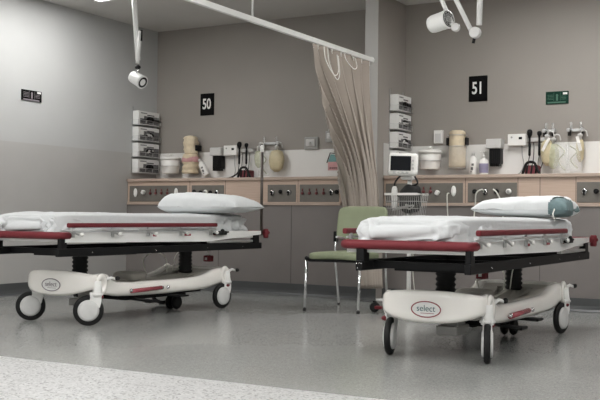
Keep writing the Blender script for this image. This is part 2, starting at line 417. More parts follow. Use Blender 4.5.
# ------------------------------------------------------------------ glove box racks
def glove_rack(xw, yc, zb, n, lab, per_lab, printed):
    """hangs on a wall that faces +X; boxes 0.24 along Y"""
    t = empty('glove_rack', (xw, yc, zb)); tag(t, lab, 'wire rack')
    H = .172; HW = .19 if xw < -5 else .165; BW = HW - .012
    b = nb()
    for s in (-1, 1):
        tube(b, [(.004, s * HW * .9, -.02), (.004, s * HW * .9, n * H + .03)], .003, 6)
    for i in range(n):
        z = i * H
        for (dz, w) in ((0, .003), (.05, .003)):
            tube(b, [(.003, -HW, z + dz), (.096, -HW, z + dz), (.096, HW, z + dz), (.003, HW, z + dz)], w, 6, closed=True)
        for s in (-HW, -.06, .06, HW): tube(b, [(.096, s, z), (.096, s, z + .05)], .002, 6)
        for s in (-.1, 0, .1): tube(b, [(.003, s, z), (.096, s, z)], .002, 6)
    add('wire_frame', b, 'satin', t)
    for i in range(n):
        g = empty('glove_box', (xw + .008, yc, zb + i * H + .004)); tag(g, per_lab[i], 'box', 'boxes of disposable gloves')
        b = nb(); box(b, (0, -BW, 0), (.08, BW, .145), .002, 1); add('carton', b, 'card', g)
        rr = random.Random(i * 5 + int(-xw * 10))
        b = nb(); box(b, (.0802, -BW * .86, .006), (.0806, BW * .96, .05 + .03 * rr.random())); box(b, (.0802, -BW * .5, .05), (.0806, BW * .96, .085 + .02 * rr.random()))
        box(b, (.0802, -BW * .2, .1), (.0806, BW * .5, .112))
        add('printed_panel', b, 'boxprint', g)
        b = nb(); box(b, (.0802, -BW * .8, .118), (.0806, -BW * .2, .128)); add('lettering', b, 'boxprint', g)
        b = nb(); lathe(b, [(.03, 0), (.03, .001)], 20, 0, axis_m((.0803, .02, .062), (1, 0, 0)))
        for v in b.verts: v.co.y = .02 + (v.co.y - .02) * 2.2
        add('opening', b, 'black', g)
        b = nb()
        for q in range(5): ball(b, (.080 + .005 * rr.random(), .02 + rr.uniform(-.05, .05), .06 + rr.uniform(-.012, .016)), .012, 0, (.5, 1.8, .8), 10)
        add('glove', b, printed[i], g)
glove_rack(XL, 8.245, 1.20, 4, 'wire rack of four glove boxes on the left wall near the corner',
    ['printed glove box, ' + s + ' in the rack on the left wall' for s in ('bottom of the four', 'third from the top', 'second from the top', 'topmost')],
    ['black', 'lightgrey', 'lightgrey', 'black'])
glove_rack(XP1, 8.27, 1.22, 4, 'wire rack of four glove boxes on the partition beside the curtain',
    ['printed glove box, ' + s + ' in the rack beside the curtain' for s in ('bottom of the four', 'third from the top', 'second from the top', 'topmost')],
    ['black', 'card', 'lightgrey', 'black'])

# ------------------------------------------------------------------ equipment on the back wall
YS = 8.43     # typical centre depth of hung items
def sharps_bin(x, z0, lab):
    t = empty('sharps_bin', (x, YW - .12, z0)); tag(t, lab, 'bin')
    b = nb(); lathe(b, [(.088, 0), (.092, .01), (.098, .07), (.1, .075), (.1, .085), (.102, .15)], 32); add('body', b, 'white', t)
    b = nb(); lathe(b, [(.112, .15), (.114, .158), (.112, .172), (.09, .182), (.05, .186)], 32); lathe(b, [(.022, .186), (.022, .21), (.015, .215)], 16)
    add('lid', b, 'white', t)
    b = nb(); tube(b, [(.104 * math.cos(a), .104 * math.sin(a), .08) for a in [2 * PI * k / 32 for k in range(32)]], .003, 6, closed=True)
    box(b, (-.06, .09, .03), (.06, .119, .12), .002, 1)
    add('wall_bracket', b, 'satin', t)
sharps_bin(-6.392, 1.2, 'round white sharps bin with a lid on the wall left of the paper-wrapped bundle')
sharps_bin(-3.396, 1.2, 'round white sharps bin with a lid under the small white wall box')

def bundle():
    t = empty('wrapped_bundle', (-6.14, YW - .1, 1.2)); tag(t, 'lumpy cream and pink bundle in a wall holder, left of the leaning bottle', 'bundle')
    b = nb(); prof = []
    for i in range(15):
        z = i * .0145; prof.append((.085 + .006 * math.sin(i * 1.7), z))
    lathe(b, prof, 26)
    for v in b.verts: v.co += V((v.co.x, v.co.y, 0)).normalized() * .012 * noise.noise(v.co * 18)
    add('lower_roll', b, 'cream', t)
    b = nb(); lathe(b, [(.088, .12), (.094, .135), (.092, .165), (.086, .18)], 26)
    for v in b.verts: v.co += V((v.co.x, v.co.y, 0)).normalized() * .01 * noise.noise(v.co * 22)
    add('wrapper', b, 'pink', t)
    b = nb(); lathe(b, [(.07, .20), (.078, .22), (.078, .26), (.07, .275), (.078, .30), (.082, .33), (.07, .36), (.078, .375), (.06, .395), (.02, .405)], 26)
    for v in b.verts: v.co += V((v.co.x, v.co.y, 0)).normalized() * .018 * noise.noise(v.co * 20)
    add('upper_roll', b, 'cream', t)
    b = nb(); box(b, (.075, -.03, .24), (.1, .06, .3), .006); box(b, (-.03, .06, .0), (.03, .099, .3), .002, 1); add('clip', b, 'black', t)
bundle()
def cup_holder():
    t = empty('cup_dispenser', (-3.137, YW - .1, 1.21)); tag(t, 'tall clear wall dispenser of cream paper cups beside the white wall box', 'dispenser')
    b = nb(); prof = [(.06, 0)]
    for i in range(13): prof += [(.074, .012 + i * .024), (.077, .026 + i * .024)]
    prof += [(.07, .335), (.05, .346)]
    lathe(b, prof, 28); add('paper_cups', b, 'cream', t)
    b = nb(); lathe(b, [(.083, -.01), (.084, .18), (.084, .20)], 28)
    add('sleeve', b, 'clear', t)
    b = nb()
    for z in (.0, .2, .3): tube(b, [(.086 * math.cos(a), .086 * math.sin(a), z) for a in [2 * PI * k / 28 for k in range(28)]], .003, 6, closed=True)
    box(b, (-.03, .08, 0), (.03, .099, .3), .002, 1)
    add('bracket', b, 'satin', t)
    b = nb()
    for s in (-1, 1): box(b, (s * .09 - .009, -.03, .21), (s * .09 + .009, .03, .28), .004)
    add('clip', b, 'black', t)
cup_holder()
def spray_bottle(x, z, tilt, lab, m2='boxprint'):
    t = empty('bottle', (x, YW - .1, z)); t.rotation_euler.y = tilt; tag(t, lab, 'bottle')
    b = nb(); lathe(b, [(.034, 0), (.038, .006), (.039, .12), (.034, .15), (.015, .168), (.013, .18)], 24, sy=.8); add('body', b, 'white', t)
    b = nb(); lathe(b, [(.016, .178), (.016, .2), (.008, .206)], 16); add('cap', b, 'lightgrey', t)
    b = nb()
    for (xx, zz, w, h) in ((.006, .095, .022, .02), (.0, .058, .02, .028), (-.008, .03, .012, .01)):
        box(b, (xx - w / 2, -.0325, zz - h / 2), (xx + w / 2, -.0305, zz + h / 2))
    add('print', b, m2, t)
spray_bottle(-5.925, 1.175, -.55, 'white bottle with black print leaning over to the left above the oak shelf')
spray_bottle(-2.985, 1.145, 0, 'white bottle with black print standing beside the cream paper cups')
def pump_bottle():
    t = empty('pump_bottle', (-2.878, YW - .12, 1.133)); tag(t, 'white pump bottle with a purple label on the oak shelf', 'bottle')
    b = nb(); lathe(b, [(.036, 0), (.04, .006), (.04, .13), (.03, .152), (.014, .16), (.013, .17)], 24); add('body', b, 'white', t)
    b = nb(); lathe(b, [(.0405, .03), (.0408, .035), (.0408, .11), (.0405, .115)], 24); add('label_band', b, 'purple', t)
    b = nb(); lathe(b, [(.016, .168), (.016, .185), (.005, .19), (.005, .215), (.014, .218), (.014, .226)], 16); tube(b, [(0, 0, .222), (-.02, -.03, .222), (-.024, -.036, .214)], .005, 8); add('pump', b, 'white', t)
pump_bottle()
def disp(x, z, lab):
    t = empty('dispenser', (x, YW, z)); tag(t, lab, 'dispenser')
    b = nb(); box(b, (-.075, -.11, .16), (.065, -.001, .245), .008); box(b, (-.073, -.113, .162), (.025, -.108, .2), .002, 1); add('housing', b, 'lightgrey', t)
    b = nb(); box(b, (-.05, -.09, .02), (.055, -.005, .158), .006)
    for i in range(5): box(b, (-.044 + i * .02, -.094, 0), (-.036 + i * .02, -.02, .14), .001, 1)
    add('holder', b, 'black', t)
disp(-5.815, 1.225, 'grey and black wall dispenser above the oak shelf behind the left pillow')
disp(-2.79, 1.225, 'grey and black wall dispenser right above the pump bottle')
def diagnostic(x, z, lab):
    """transformer box with two instrument handles on a rail, cord and cuff basket below"""
    t = empty('diagnostic_set', (x, YW, z)); tag(t, lab, 'diagnostic set')
    b = nb(); box(b, (-.082, -.07, -.055), (.082, -.001, .05), .006); add('transformer_box', b, 'white', t)
    b = nb(); box(b, (.02, -.0725, -.0), (.05, -.07, .022)); add('switch', b, 'black', t); b = nb(); lathe(b, [(.009, 0), (.009, .003)], 14, 0, axis_m((-.045, -.07, .02), (0, -1, 0))); add('dial', b, 'grey', t)
    b = nb(); box(b, (.083, -.05, -.02), (.27, -.001, .012), .003); add('handle_rail', b, 'lightgrey', t)
    for hx in (.118, .205):
        b = nb()
        lathe(b, [(.007, -.15), (.011, -.14), (.011, -.06), (.009, -.03), (.009, .005)], 14, 0, Matrix.Translation((hx, -.07, 0)))
        lathe(b, [(.007, .0), (.011, .018), (.024, .04), (.025, .065), (.018, .082), (.008, .086)] if hx < .15 else [(.007, 0), (.010, .02), (.020, .04), (.021, .058), (.012, .068)], 16, 0, Matrix.Translation((hx, -.07, 0)))
        add('instrument_handle', b, 'black', t)
        b = nb(); tube(b, smooth_path([(hx, -.07, -.15), (hx - .01, -.07, -.22), (hx + .01, -.08, -.27), (hx + .035, -.08, -.2), (hx + .04, -.07, -.08), (hx + .03, -.05, -.03)]), .0035, 8); add('coiled_cord', b, 'black', t)
    b = nb(); tube(b, smooth_path([(.04, -.04, -.05), (.05, -.05, -.15), (.065, -.06, -.22), (.04, -.07, -.29), (0, -.08, -.32)]), .005, 8); add('power_lead', b, 'grey', t)
    return t
diagnostic(-5.658, 1.44, 'white diagnostic unit with two black handles on the wall left of the drip pole')
diagnostic(-2.594, 1.46, 'white diagnostic unit with two black handles on the wall right of number 51')
def cuff_basket(x, lab, z=1.133, lead=False):
    t = empty('blood_pressure_set', (x, YW - .13, z)); tag(t, lab, 'blood pressure set')
    b = nb(); box(b, (-.06, -.05, 0), (.06, .05, .09), .01); add('gauge_case', b, 'darkred', t)
    b = nb(); tube(b, smooth_path([(-.075, -.056, 0), (-.06, -.06, .05), (-.03, -.06, .11), (.03, -.06, .11), (.06, -.06, .05), (.085, -.056, 0)]), .012, 8)
    for s in (-.04, .0, .04): tube(b, [(s, -.053, .01), (s + .012, -.055, .09)], .008, 8)
    add('rubber_tubing', b, 'rubber', t)
    if lead:
        b = nb(); tube(b, smooth_path([(-.07, -.03, .1), (-.1, -.04, .05), (-.18, -.05, .012), (-.3, -.06, .006), (-.42, -.06, .006)]), .008, 8); add('tubing_tail', b, 'rubber', t)
cuff_basket(-5.405, 'black and dark red blood pressure set with trailing tube left of the drip pole', lead=True)
cuff_basket(-2.43, 'black and dark red blood pressure set on the shelf above the right pillow')

def resus(x, zt, w, h, lab, mains='yellow', strap=False):
    t = empty('resuscitator_bag', (x, YW - .07, zt)); tag(t, lab, 'resuscitator bag', None)
    b = nb()
    lathe(b, [(.012, -.02), (.03 * w / .08, -.035), (w * .5, -h * .35), (w * .52, -h * .55), (w * .42, -h * .85), (w * .15, -h)], 22, sy=.6)
    for v in b.verts: v.co += v.co.normalized() * .008 * noise.noise(v.co * 25)
    add('bag', b, mains, t)
    b = nb(); lathe(b, [(.014, -.03), (.014, .0), (.022, .004), (.022, .02), (.012, .026)], 14); tube(b, smooth_path([(0, 0, .02), (.02, -.01, .05), (.05, 0, .045), (.06, .01, .0)]), .006, 8)
    add('valve', b, 'lightgrey', t)
    if strap:
        b = nb(); box(b, (-.012, -.05, -.13), (.014, -.046, .0), .001, 1, rot=Matrix.Rotation(strap, 3, 'Y')); add('strap', b, 'white', t)
    return t
def clear_bag(x, zt, w, h, lab):
    t = empty('plastic_bag', (x, YW - .1, zt)); tag(t, lab, 'plastic bag')
    b = nb(); n = 14
    g = bmesh.ops.create_grid(b, x_segments=n, y_segments=n, size=.5)
    for v in g['verts']:
        xx, zz = v.co.x * w, (v.co.y - .5) * h
        v.co = V((xx * (1 + .15 * math.sin(zz * 20)), -.02 - .02 * math.cos(v.co.x * PI) + .02 * noise.noise(V((xx * 20, zz * 20, x))), zz))
    add('film', b, 'clear', t, True)
    b = nb()
    tube(b, smooth_path([(-w * .3, -.01, -.02), (w * .2, -.02, -h * .3), (-w * .2, -.02, -h * .6), (w * .25, -.015, -h * .9)]), .007, 8); add('tubing', b, 'yellowclear', t)
resus(-5.30, 1.45, .10, .20, 'slim greenish resuscitator bag hanging left of the drip pole', 'yellowclear')
resus(-5.085, 1.45, .17, .245, 'large yellow resuscitator bag hanging right of the drip pole')
clear_bag(-5.205, 1.40, .12, .24, 'clear plastic bag of tubing hanging behind the drip pole')
resus(-2.32, 1.47, .11, .25, 'yellow resuscitator bag with a white strap, left of the two above the right pillow', 'yellow', .5)
resus(-2.265, 1.44, .10, .25, 'pale greenish resuscitator bag hanging between the two yellow ones', 'yellowclear')
resus(-2.035, 1.47, .07, .22, 'slim yellow resuscitator bag with a white strap, farthest right on the wall', 'yellow', -.25)
clear_bag(-2.18, 1.42, .13, .27, 'clear plastic bag of tubing hanging between the yellow bags on the right')
clear_bag(-2.075, 1.41, .13, .24, 'clear plastic bag hanging against the slim yellow bag farthest right')
def flow(x, z, lab, w=.2):
    t = empty('flow_meter', (x, YW, z)); tag(t, lab, 'flow meter')
    b = nb(); box(b, (-w / 2, -.03, -.012), (w / 2, -.001, .012), .003)
    for s in (-1, 1): lathe(b, [(.018, 0), (.018, .03), (.012, .036)], 14, 0, axis_m((s * w * .42, -.03, 0), (0, -1, 0)))
    add('rail_bar', b, 'satin', t)
    for s in (-1, 1):
        b = nb(); lathe(b, [(.012, .01), (.012, .06), (.015, .064), (.008, .07)], 12, 0, Matrix.Translation((s * w * .3, -.03, 0))); add('gauge_tube', b, 'clear', t)
        b = nb(); lathe(b, [(.014, -.05), (.016, -.02), (.016, 0)], 12, 0, Matrix.Translation((s * w * .38, -.045, 0))); add('adjusting_knob', b, 'rubber', t)
flow(-5.19, 1.5, 'pair of chrome flow meters on a bar behind the top of the drip pole', .24)
flow(-2.31, 1.53, 'chrome flow meter above the yellow bag left of the pair above the right pillow', .10)
flow(-2.08, 1.53, 'chrome flow meter above the slim yellow bag farthest right', .14)
def wall_socket(x, z, s, lab, cone=False):
    t = empty('wall_fitting', (x, YW, z)); tag(t, lab, 'wall fitting')
    b = nb(); box(b, (-s, -.03, -s * .8), (s, -.001, s * .8), .008); add('back_plate', b, 'grey', t)
    b = nb(); box(b, (-s * .65, -.05, -s * .45), (s * .65, -.03, s * .5), .008)
    lathe(b, [(.014, 0), (.014, .02), (.008, .024)], 14, 0, axis_m((0, -.05, 0), (0, -1, 0)))
    add('socket_cover', b, 'lightgrey', t)
    if cone:
        b = nb(); tube(b, [(-s, -.02, -s * .3), (-s * .2, -.02, s * 1.7), (s * .6, -.02, s * .6)], .004, 6); add('hanging_wire', b, 'satin', t)
wall_socket(-4.712, 1.49, .078, 'square grey wall fitting right of the large yellow bag')
wall_socket(-4.48, 1.55, .07, 'grey wall fitting with a wire, close to the curtain', True)
t = empty('wall_tag', (-4.465, YW, 1.30)); tag(t, 'teal and pink tag hanging on a black cord beside the curtain', 'tag')
b = nb(); prism(b, [(-.06, .0), (-.03, .075), (.06, .06), (.072, .0)], 'y', -.012, -.008); add('upper_card', b, 'tealtag', t)
b = nb(); box(b, (-.06, -.012, -.085), (.072, -.008, -.002), .001, 1); add('lower_card', b, 'pink', t)
b = nb(); tube(b, [(-.07, -.014, -.01), (-.035, -.014, .088), (.06, -.014, .075)], .005, 6); add('cord', b, 'rubber', t)
b = nb()
for i in range(5): box(b, (-.04 + i * .022, -.0135, -.07), (-.028 + i * .022, -.012, -.055))
add('print', b, 'black', t)
t = empty('wall_box', (-3.352, YW, 1.51)); tag(t, 'small white rectangular box on the wall above the right-hand sharps bin', 'box')
b = nb(); box(b, (-.042, -.04, -.062), (.042, -.001, .062), .004); add('casing', b, 'white', t)
b = nb(); box(b, (-.03, -.042, -.05), (.03, -.04, .03), .001, 1); add('front_cover', b, 'lightgrey', t)

# ------------------------------------------------------------------ curtain rail and curtain
t = empty('curtain_rail', (-3.765, YPE, 2.17)); tag(t, 'white curtain rail hanging from the ceiling between the two bays', 'curtain rail')
b = nb(); box(b, (-.016, -8.0, -.02), (.016, -.001, .022), .004); add('track', b, 'whitemetal', t)
for yy in (5.87, 2.6):
    b = nb(); tube(b, [(0, yy - YPE, .02), (0, yy - YPE, CH - 2.17)], .008, 10); lathe(b, [(.022, -.006), (.022, 0), (.009, .003)], 14, 0, Matrix.Translation((0, yy - YPE, CH - 2.17 - .003)))
    add('suspension_rod', b, 'whitemetal', t)
b = nb(); lathe(b, [(.03, 0), (.03, .008), (.015, .01)], 16, 0, axis_m((0, -.0005, 0), (0, -1, 0))); add('wall_flange', b, 'whitemetal', t)

def lerp(a, c, t): return a + (c - a) * t
def ss(t): t = max(0, min(1, t)); return t * t * (3 - 2 * t)
def curtain():
    # left (free) edge and right edge of the gathered cloth at several heights: (z, xl, yl, xr, yr)
    K = [(2.145, -3.765, 6.76, -3.765, 7.82), (1.86, -3.775, 6.89, -3.755, 7.80), (1.55, -3.785, 7.07, -3.735, 7.80), (1.23, -3.80, 7.30, -3.70, 7.79),
         (.95, -3.86, 7.50, -3.655, 7.79), (.80, -3.875, 7.56, -3.64, 7.785), (.55, -3.80, 7.66, -3.62, 7.79), (.13, -3.765, 7.68, -3.60, 7.79)]
    nu, nv = 260, 60
    b = nb(); rows = []
    for j in range(nv + 1):
        z = lerp(2.145, .13, j / nv)
        for k in range(len(K) - 1):
            if K[k][0] >= z - 1e-9 >= K[k + 1][0] - 1e-6: break
        a, c = K[k], K[k + 1]; f = (a[0] - z) / (a[0] - c[0])
        xl, yl, xr, yr = [lerp(a[i], c[i], f) for i in range(1, 5)]
        L_ = math.hypot(xr - xl, yr - yl); d = V((xr - xl, yr - yl, 0)) / L_; n = V((d.y, -d.x, 0))
        row = []
        v = j / nv
        for i in range(nu + 1):
            u = i / nu
            # folds slide diagonally: pleats on the free side keep converging on the gathered side
            w = u - .8 * ss(v * 1.4) * (1 - u)
            ph = 2 * PI * 5.6 * w + .9 * math.sin(2.5 * v + 7 * w) + .5 * math.sin(13 * w)
            amp = lerp(.038, .064, ss(v * 2)) * (1 - .55 * ss((v - .62) * 4))
            amp *= .95 + .5 * noise.noise(V((w * 6, v * .8, 3)))
            off = amp * math.sin(ph) + .006 * math.sin(2 * ph + 1.1)
            ed = ss(u * 9) * ss((1 - u) * 9)
            off *= .25 + .75 * ed
            al = .025 * math.sin(2 * ph) * ed
            hem = 0
            if j == nv: hem = .008 * math.sin(ph)
            row.append(b.verts.new(V((xl, yl, z + hem)) + d * (u * L_ + al) + n * off))
        rows.append(row)
    for j in range(nv):
        for i in range(nu):
            f = b.faces.new((rows[j][i], rows[j][i + 1], rows[j + 1][i + 1], rows[j + 1][i])); f.smooth = True
    t = empty('privacy_curtain', (-3.765, 7.3, 0)); tag(t, 'taupe pleated privacy curtain hanging from the white rail and tucked behind the green chair', 'curtain')
    for r_ in rows:
        for v in r_: v.co -= V((-3.765, 7.3, 0))
    c = add('cloth', b, 'curtain', t)
    md = c.modifiers.new('Solid', 'SOLIDIFY'); md.thickness = .0025
    b = nb()
    for k in range(14):
        y = 6.78 + k * .08
        lathe(b, [(.008, -.022), (.008, 0)], 8, 0, Matrix.Translation((0, y - 7.3, 2.152)))
        tube(b, [(0, y - 7.3, 2.135), (.005, y - 7.3, 2.11)], .003, 6)
    o = add('glider', b, 'cord', t)
    b = nb()
    for (y0, y1, dz) in ((6.86, 7.10, .22), (6.92, 7.12, .25), (7.22, 7.44, .12)):
        tube(b, smooth_path([(.055, y0 - 7.3, 2.14), (.065, y0 - 7.3 + .02, 2.14 - dz * .55), (.068, (y0 + y1) / 2 - 7.3 + .04, 2.14 - dz), (.065, y1 - 7.3, 2.14 - dz * .8), (.06, y1 - 7.3 - .02, 2.14 - dz * .2)]), .0045, 8)
    add('cord_loop', b, 'cord', t)
curtain()

# ------------------------------------------------------------------ stretchers
def caster(t, px, py, ang, red=True):
    """ang = direction of trail (world-plane angle in bed space)"""
    d = V((math.cos(ang), math.sin(ang), 0)); n = V((-d.y, d.x, 0)); R_ = .103; tr = .055
    c = V((px, py, R_)) + d * tr
    b = nb()
    lathe(b, [(.034, .195), (.036, .215), (.03, .25), (.026, .30)], 18, 0, Matrix.Translation((px, py, 0)))
    def plate(s):
        q0 = V((px, py, .225)) - d * .03; q1 = V((px, py, .225)) + d * .05
        pts = [q0, q1, c + V((0, 0, .085)) - d * .01, c + d * .012 + V((0, 0, -.012)), c - d * .02 + V((0, 0, -.02)), c - d * .075 + V((0, 0, .02)), c - d * .085 + V((0, 0, .06))]
        A = [b.verts.new(p + n * s * .0185) for p in pts]; B = [b.verts.new(p + n * s * .0245) for p in pts]
        k = len(pts)
        for i in range(k): b.faces.new((A[i], A[(i + 1) % k], B[(i + 1) % k], B[i]))
        b.faces.new(A[::-1]); b.faces.new(B)
    plate(1); plate(-1)
    A = V((px, py, .215))
    lathe(b, [(.04, .0), (.042, .01), (.03, .02)], 18, 0, Matrix.Translation((px, py, .205)))
    cs = add('caster', b, 'whitemetal', t)
    m = axis_m(c, n)
    b = nb(); lathe(b, [(.071, -.014), (.094, -.017), (.101, -.010), (.103, 0), (.101, .010), (.094, .017), (.071, .014)], 40, 0, m); add('tyre', b, 'rubber', cs)
    b = nb(); lathe(b, [(.02, -.031), (.055, -.030), (.069, -.026), (.072, -.0165), (.072, .0165), (.069, .026), (.055, .030), (.02, .031)], 36, 0, m); add('hub', b, 'hub', cs)

def superbox(b, cx, cy, cz, hx, hy, hz, e=.25, nu=64, nv=24, fn=None, mi=0, ez=None):
    ez = ez or e
    """rounded box by superellipsoid"""
    def sp(c, e_): return math.copysign(abs(c) ** e_, c)
    rows = []
    for j in range(nv + 1):
        ph = -PI / 2 + PI * j / nv; row = []
        for i in range(nu):
            th = 2 * PI * i / nu
            p = V((hx * sp(math.cos(ph), ez) * sp(math.cos(th), e), hy * sp(math.cos(ph), ez * min(1, hx / hy * 1.6)) * sp(math.sin(th), e), hz * sp(math.sin(ph), ez)))
            if fn: p = fn(p)
            row.append(b.verts.new(p + V((cx, cy, cz))))
        rows.append(row)
    for j in range(nv):
        for i in range(nu):
            vs = (rows[j][i], rows[j][(i + 1) % nu], rows[j + 1][(i + 1) % nu], rows[j + 1][i])
            f = b.faces.new(vs); f.smooth = True; f.material_index = mi
    bmesh.ops.remove_doubles(b, verts=b.verts[:], dist=1e-5)

def make_bed(x0, y0, angs, lab, iv=False, logo='red'):
    t = empty('hospital_stretcher', (x0, y0, 0)); tag(t, lab, 'stretcher')
    # --- deck
    b = nb(); box(b, (-.337, .02, .57), (.337, 2.36, .60), .006); add('deck', b, 'whitemetal', t)
    for s in (-1, 1):
        b = nb()
        prism(b, [(.03, .568), (1.55, .55), (1.62, .55), (2.40, .598), (2.40, .628), (1.7, .632), (.03, .632)], 'x', s * .338, s * .350)
        pn = add('side_panel', b, 'whitemetal', t)
        if s > 0:
            for (ya, yb) in ((1.30, 1.38), (1.68, 1.72), (.92, .96)):
                b = nb(); box(b, (.350, ya, .597), (.3515, yb, .612)); add('marking', b, 'redtube', pn)
    # --- red bumpers at foot and head
    for (yy, sg, nm) in ((0, 1, 'foot_bumper'), (2.44, -1, 'head_bumper')):
        b = nb(); pts = []
        if sg > 0:
            pts = [(-.352, .075), (-.355, .035), (-.345, .008), (-.31, -.002), (-.18, -.008), (0, -.01), (.18, -.008), (.30, -.002), (.322, .006), (.338, .03), (.336, .07)]
        else:
            pts = [(-.36, -.03), (-.365, 0), (-.34, .02), (0, .025), (.34, .02), (.365, 0), (.36, -.03)]
        P_ = smooth_path([(p[0], yy + p[1], .612) for p in pts], 4)
        tube(b, P_, .027, 12, flat=1.0)
        for v in b.verts: v.co.z = .612 + (v.co.z - .612) * (.9 if sg > 0 else .7)
        add(nm, b, 'red', t)
    b = nb(); lathe(b, [(.018, -.04), (.024, -.03), (.024, .03), (.018, .04)], 16, 0, Matrix.Translation((.372, 2.43, .605))); add('corner_knob', b, 'red', t)
    # --- black under frame
    b = nb()
    box(b, (.318, -.03, .477), (.352, 2.40, .528), .003, 1)
    box(b, (-.27, -.03, .477), (-.235, 2.40, .53), .003, 1)
    for yy in (.12, .5, 1.2, 1.8, 2.33): box(b, (-.27, yy, .487), (.35, yy + .05, .523))
    box(b, (.315, -.01, .52), (.345, .05, .592), .003, 1); box(b, (-.272, -.02, .52), (-.228, .05, .592), .003, 1)
    box(b, (.31, 2.28, .52), (.352, 2.36, .592), .003, 1)
    box(b, (-.20, .3, .465), (.22, .9, .49), .004)
    add('under_frame', b, 'black', t)
    b = nb()
    for (xx, zz) in ((-.262, .515), (-.250, .515), (-.238, .515), (-.257, .49)): ball(b, (xx, -.031, zz), .0035, seg=8)
    for yy in (.28, .95, 1.6, 2.1): ball(b, (.353, yy, .5), .004, seg=8)
    add('bolt', b, 'chrome', t)
    b = nb(); box(b, (.33, 1.62, .535), (.358, 2.25, .552), .002, 1); add('slide_rail', b, 'satin', t)
    # --- lift columns with bellows
    for yy in (.55, 1.79):
        b = nb(); prof = []
        for i in range(7): prof += [(.048, .285 + i * .029), (.058, .299 + i * .029)]
        prof.append((.05, .487)); lathe(b, prof, 24, 0, Matrix.Translation((0, yy, 0)))
        add('lift_column', b, 'rubber', t)
    # --- moulded base
    per = []  # (x, y, ztop, zbot)
    def side(s):
        L_ = [(.36, .348, .245), (.42, .35, .215), (.47, .35, .205), (.515, .342, .198), (.56, .305, .19), (.62, .284, .184), (.8, .272, .177), (1.0, .27, .172), (1.2, .27, .170),
              (1.4, .27, .170), (1.55, .272, .172), (1.65, .28, .175), (1.73, .295, .182), (1.80, .316, .194), (1.86, .328, .205), (1.93, .332, .212), (2.0, .33, .215)]
        return [(s * (.290 - .010 * math.sin(PI * (y - .36) / 1.64)), y, zt, zb) for y, zt, zb in L_]
    front = []
    for i in range(0, 21):
        u = -1 + 2 * i / 20
        au = abs(u)
        x = .288 * math.copysign(1 - (1 - au) ** 1.12, u) if au < 1 else .290 * u
        y = .36 - .085 * (1 - au ** 4) ** .8
        front.append((x, y, .368 - .022 * au ** 3, .197 + .048 * au ** 2.2))
    back = []
    for i in range(1, 12):
        u = 1 - 2 * i / 12
        back.append((.290 * u, 2.0 + .07 * (1 - u ** 4), .33, .215))
    per = front + side(1)[1:] + back + side(-1)[::-1][:-1]
    cx, cy = 0, 1.15
    b = nb(); rings = []
    def ring(fn): rings.append([b.verts.new(fn(*p)) for p in per])
    def ins(x, y, d):
        # inset towards a long central segment
        qy = max(.62, min(1.72, y)); q = V((0, qy)); w = V((x, y)) - q; l = w.length
        return q + w * (max(l - d, 0) / l if l else 0)
    def R(d, fz):
        def fn(x, y, zt, zb):
            q = ins(x, y, d); return V((q.x, q.y, fz(zt, zb)))
        return fn
    ring(R(.03, lambda zt, zb: zb + .03)); ring(R(.012, lambda zt, zb: zb + .004)); ring(R(.004, lambda zt, zb: zb)); ring(R(-.004, lambda zt, zb: zb + .02))
    ring(R(-.006, lambda zt, zb: lerp(zb, zt, .35))); ring(R(-.002, lambda zt, zb: lerp(zb, zt, .8))); ring(R(.004, lambda zt, zb: zt - .012)); ring(R(.014, lambda zt, zb: zt - .002)); ring(R(.03, lambda zt, zb: zt)); ring(R(.062, lambda zt, zb: zt - .002))
    ring(R(.085, lambda zt, zb: zt - .02))
    n = len(per)
    for i in range(len(rings) - 1):
        for k in range(n):
            f = b.faces.new((rings[i][k], rings[i][(k + 1) % n], rings[i + 1][(k + 1) % n], rings[i + 1][k])); f.smooth = True
    add('base_cover', b, 'shell', t)
    # tray on the base
    b = nb(); rr2 = []
    for dd, dz in ((.08, -.018), (.12, -.03), (.2, -.035)):
        rr2.append([b.verts.new((ins(x, y, dd).x, ins(x, y, dd).y, min(zt, .34) + dz)) for x, y, zt, zb in per])
    for i in range(2):
        for k in range(n):
            f = b.faces.new((rr2[i][k], rr2[i][(k + 1) % n], rr2[i + 1][(k + 1) % n], rr2[i + 1][k])); f.smooth = True
    bmesh.ops.contextual_create(b, geom=rr2[2])
    box(b, (-.2, .5, .2), (.2, 1.8, .252), .01)
    add('storage_tray', b, 'shell_grey', t)
    b = nb(); superbox(b, -.05, 1.15, .285, .11, .10, .04, .5, 28, 12); add('pump_cover', b, 'shell_grey', t)
    # front corner housings (side ends of the cover over each caster)
    for s in (-1, 1):
        for yy, zz in ((.44, .275), (1.93, .27)):
            b = nb()
            lathe(b, [(.060, -.004), (.060, .008), (.052, .015), (.03, .0155), (.028, .010), (.012, .010)], 28, 0, axis_m((s * .290, yy, zz), (s, 0, 0)))
            for v in b.verts: v.co.z = zz + (v.co.z - zz) * 1.25
            add('caster_housing', b, 'shell', t)
            b = nb(); ball(b, (s * .307, yy - .02 if yy < 1 else yy + .02, zz - .082), .021, 0, (.9, 1.1, .7)); add('brake_tab', b, 'red', t)
            b = nb(); p0 = V((s * .297, yy + .045, zz + .03)); p1 = V((s * .335, yy + .10, zz + .035))
            tube(b, [p0, (p0 + p1) / 2 + V((0, 0, .012)), p1], [.012, .010, .008], 10); add('brake_lever', b, 'whitemetal', t)
            b = nb(); ball(b, p1 + V((s * .004, .012, .003)), .019, 0, (.8, 1.2, .8)); add('lever_grip', b, 'rubber', t)
    # oval badge on the front, with name
    by = .36 - .085 * .998 - .0045
    bx = -.0
    bo = empty('badge', (bx, by, .27)); bo.parent = t
    bo.rotation_euler.x = 0
    b = nb(); lathe(b, [(.082, 0), (.082, .004)], 40, 0, axis_m((0, 0, 0), (0, -1, 0)), mis=[0]); 
    for v in b.verts: v.co.z *= .5
    bd = bo
    add('badge_plate', b, 'signwhite', bd)
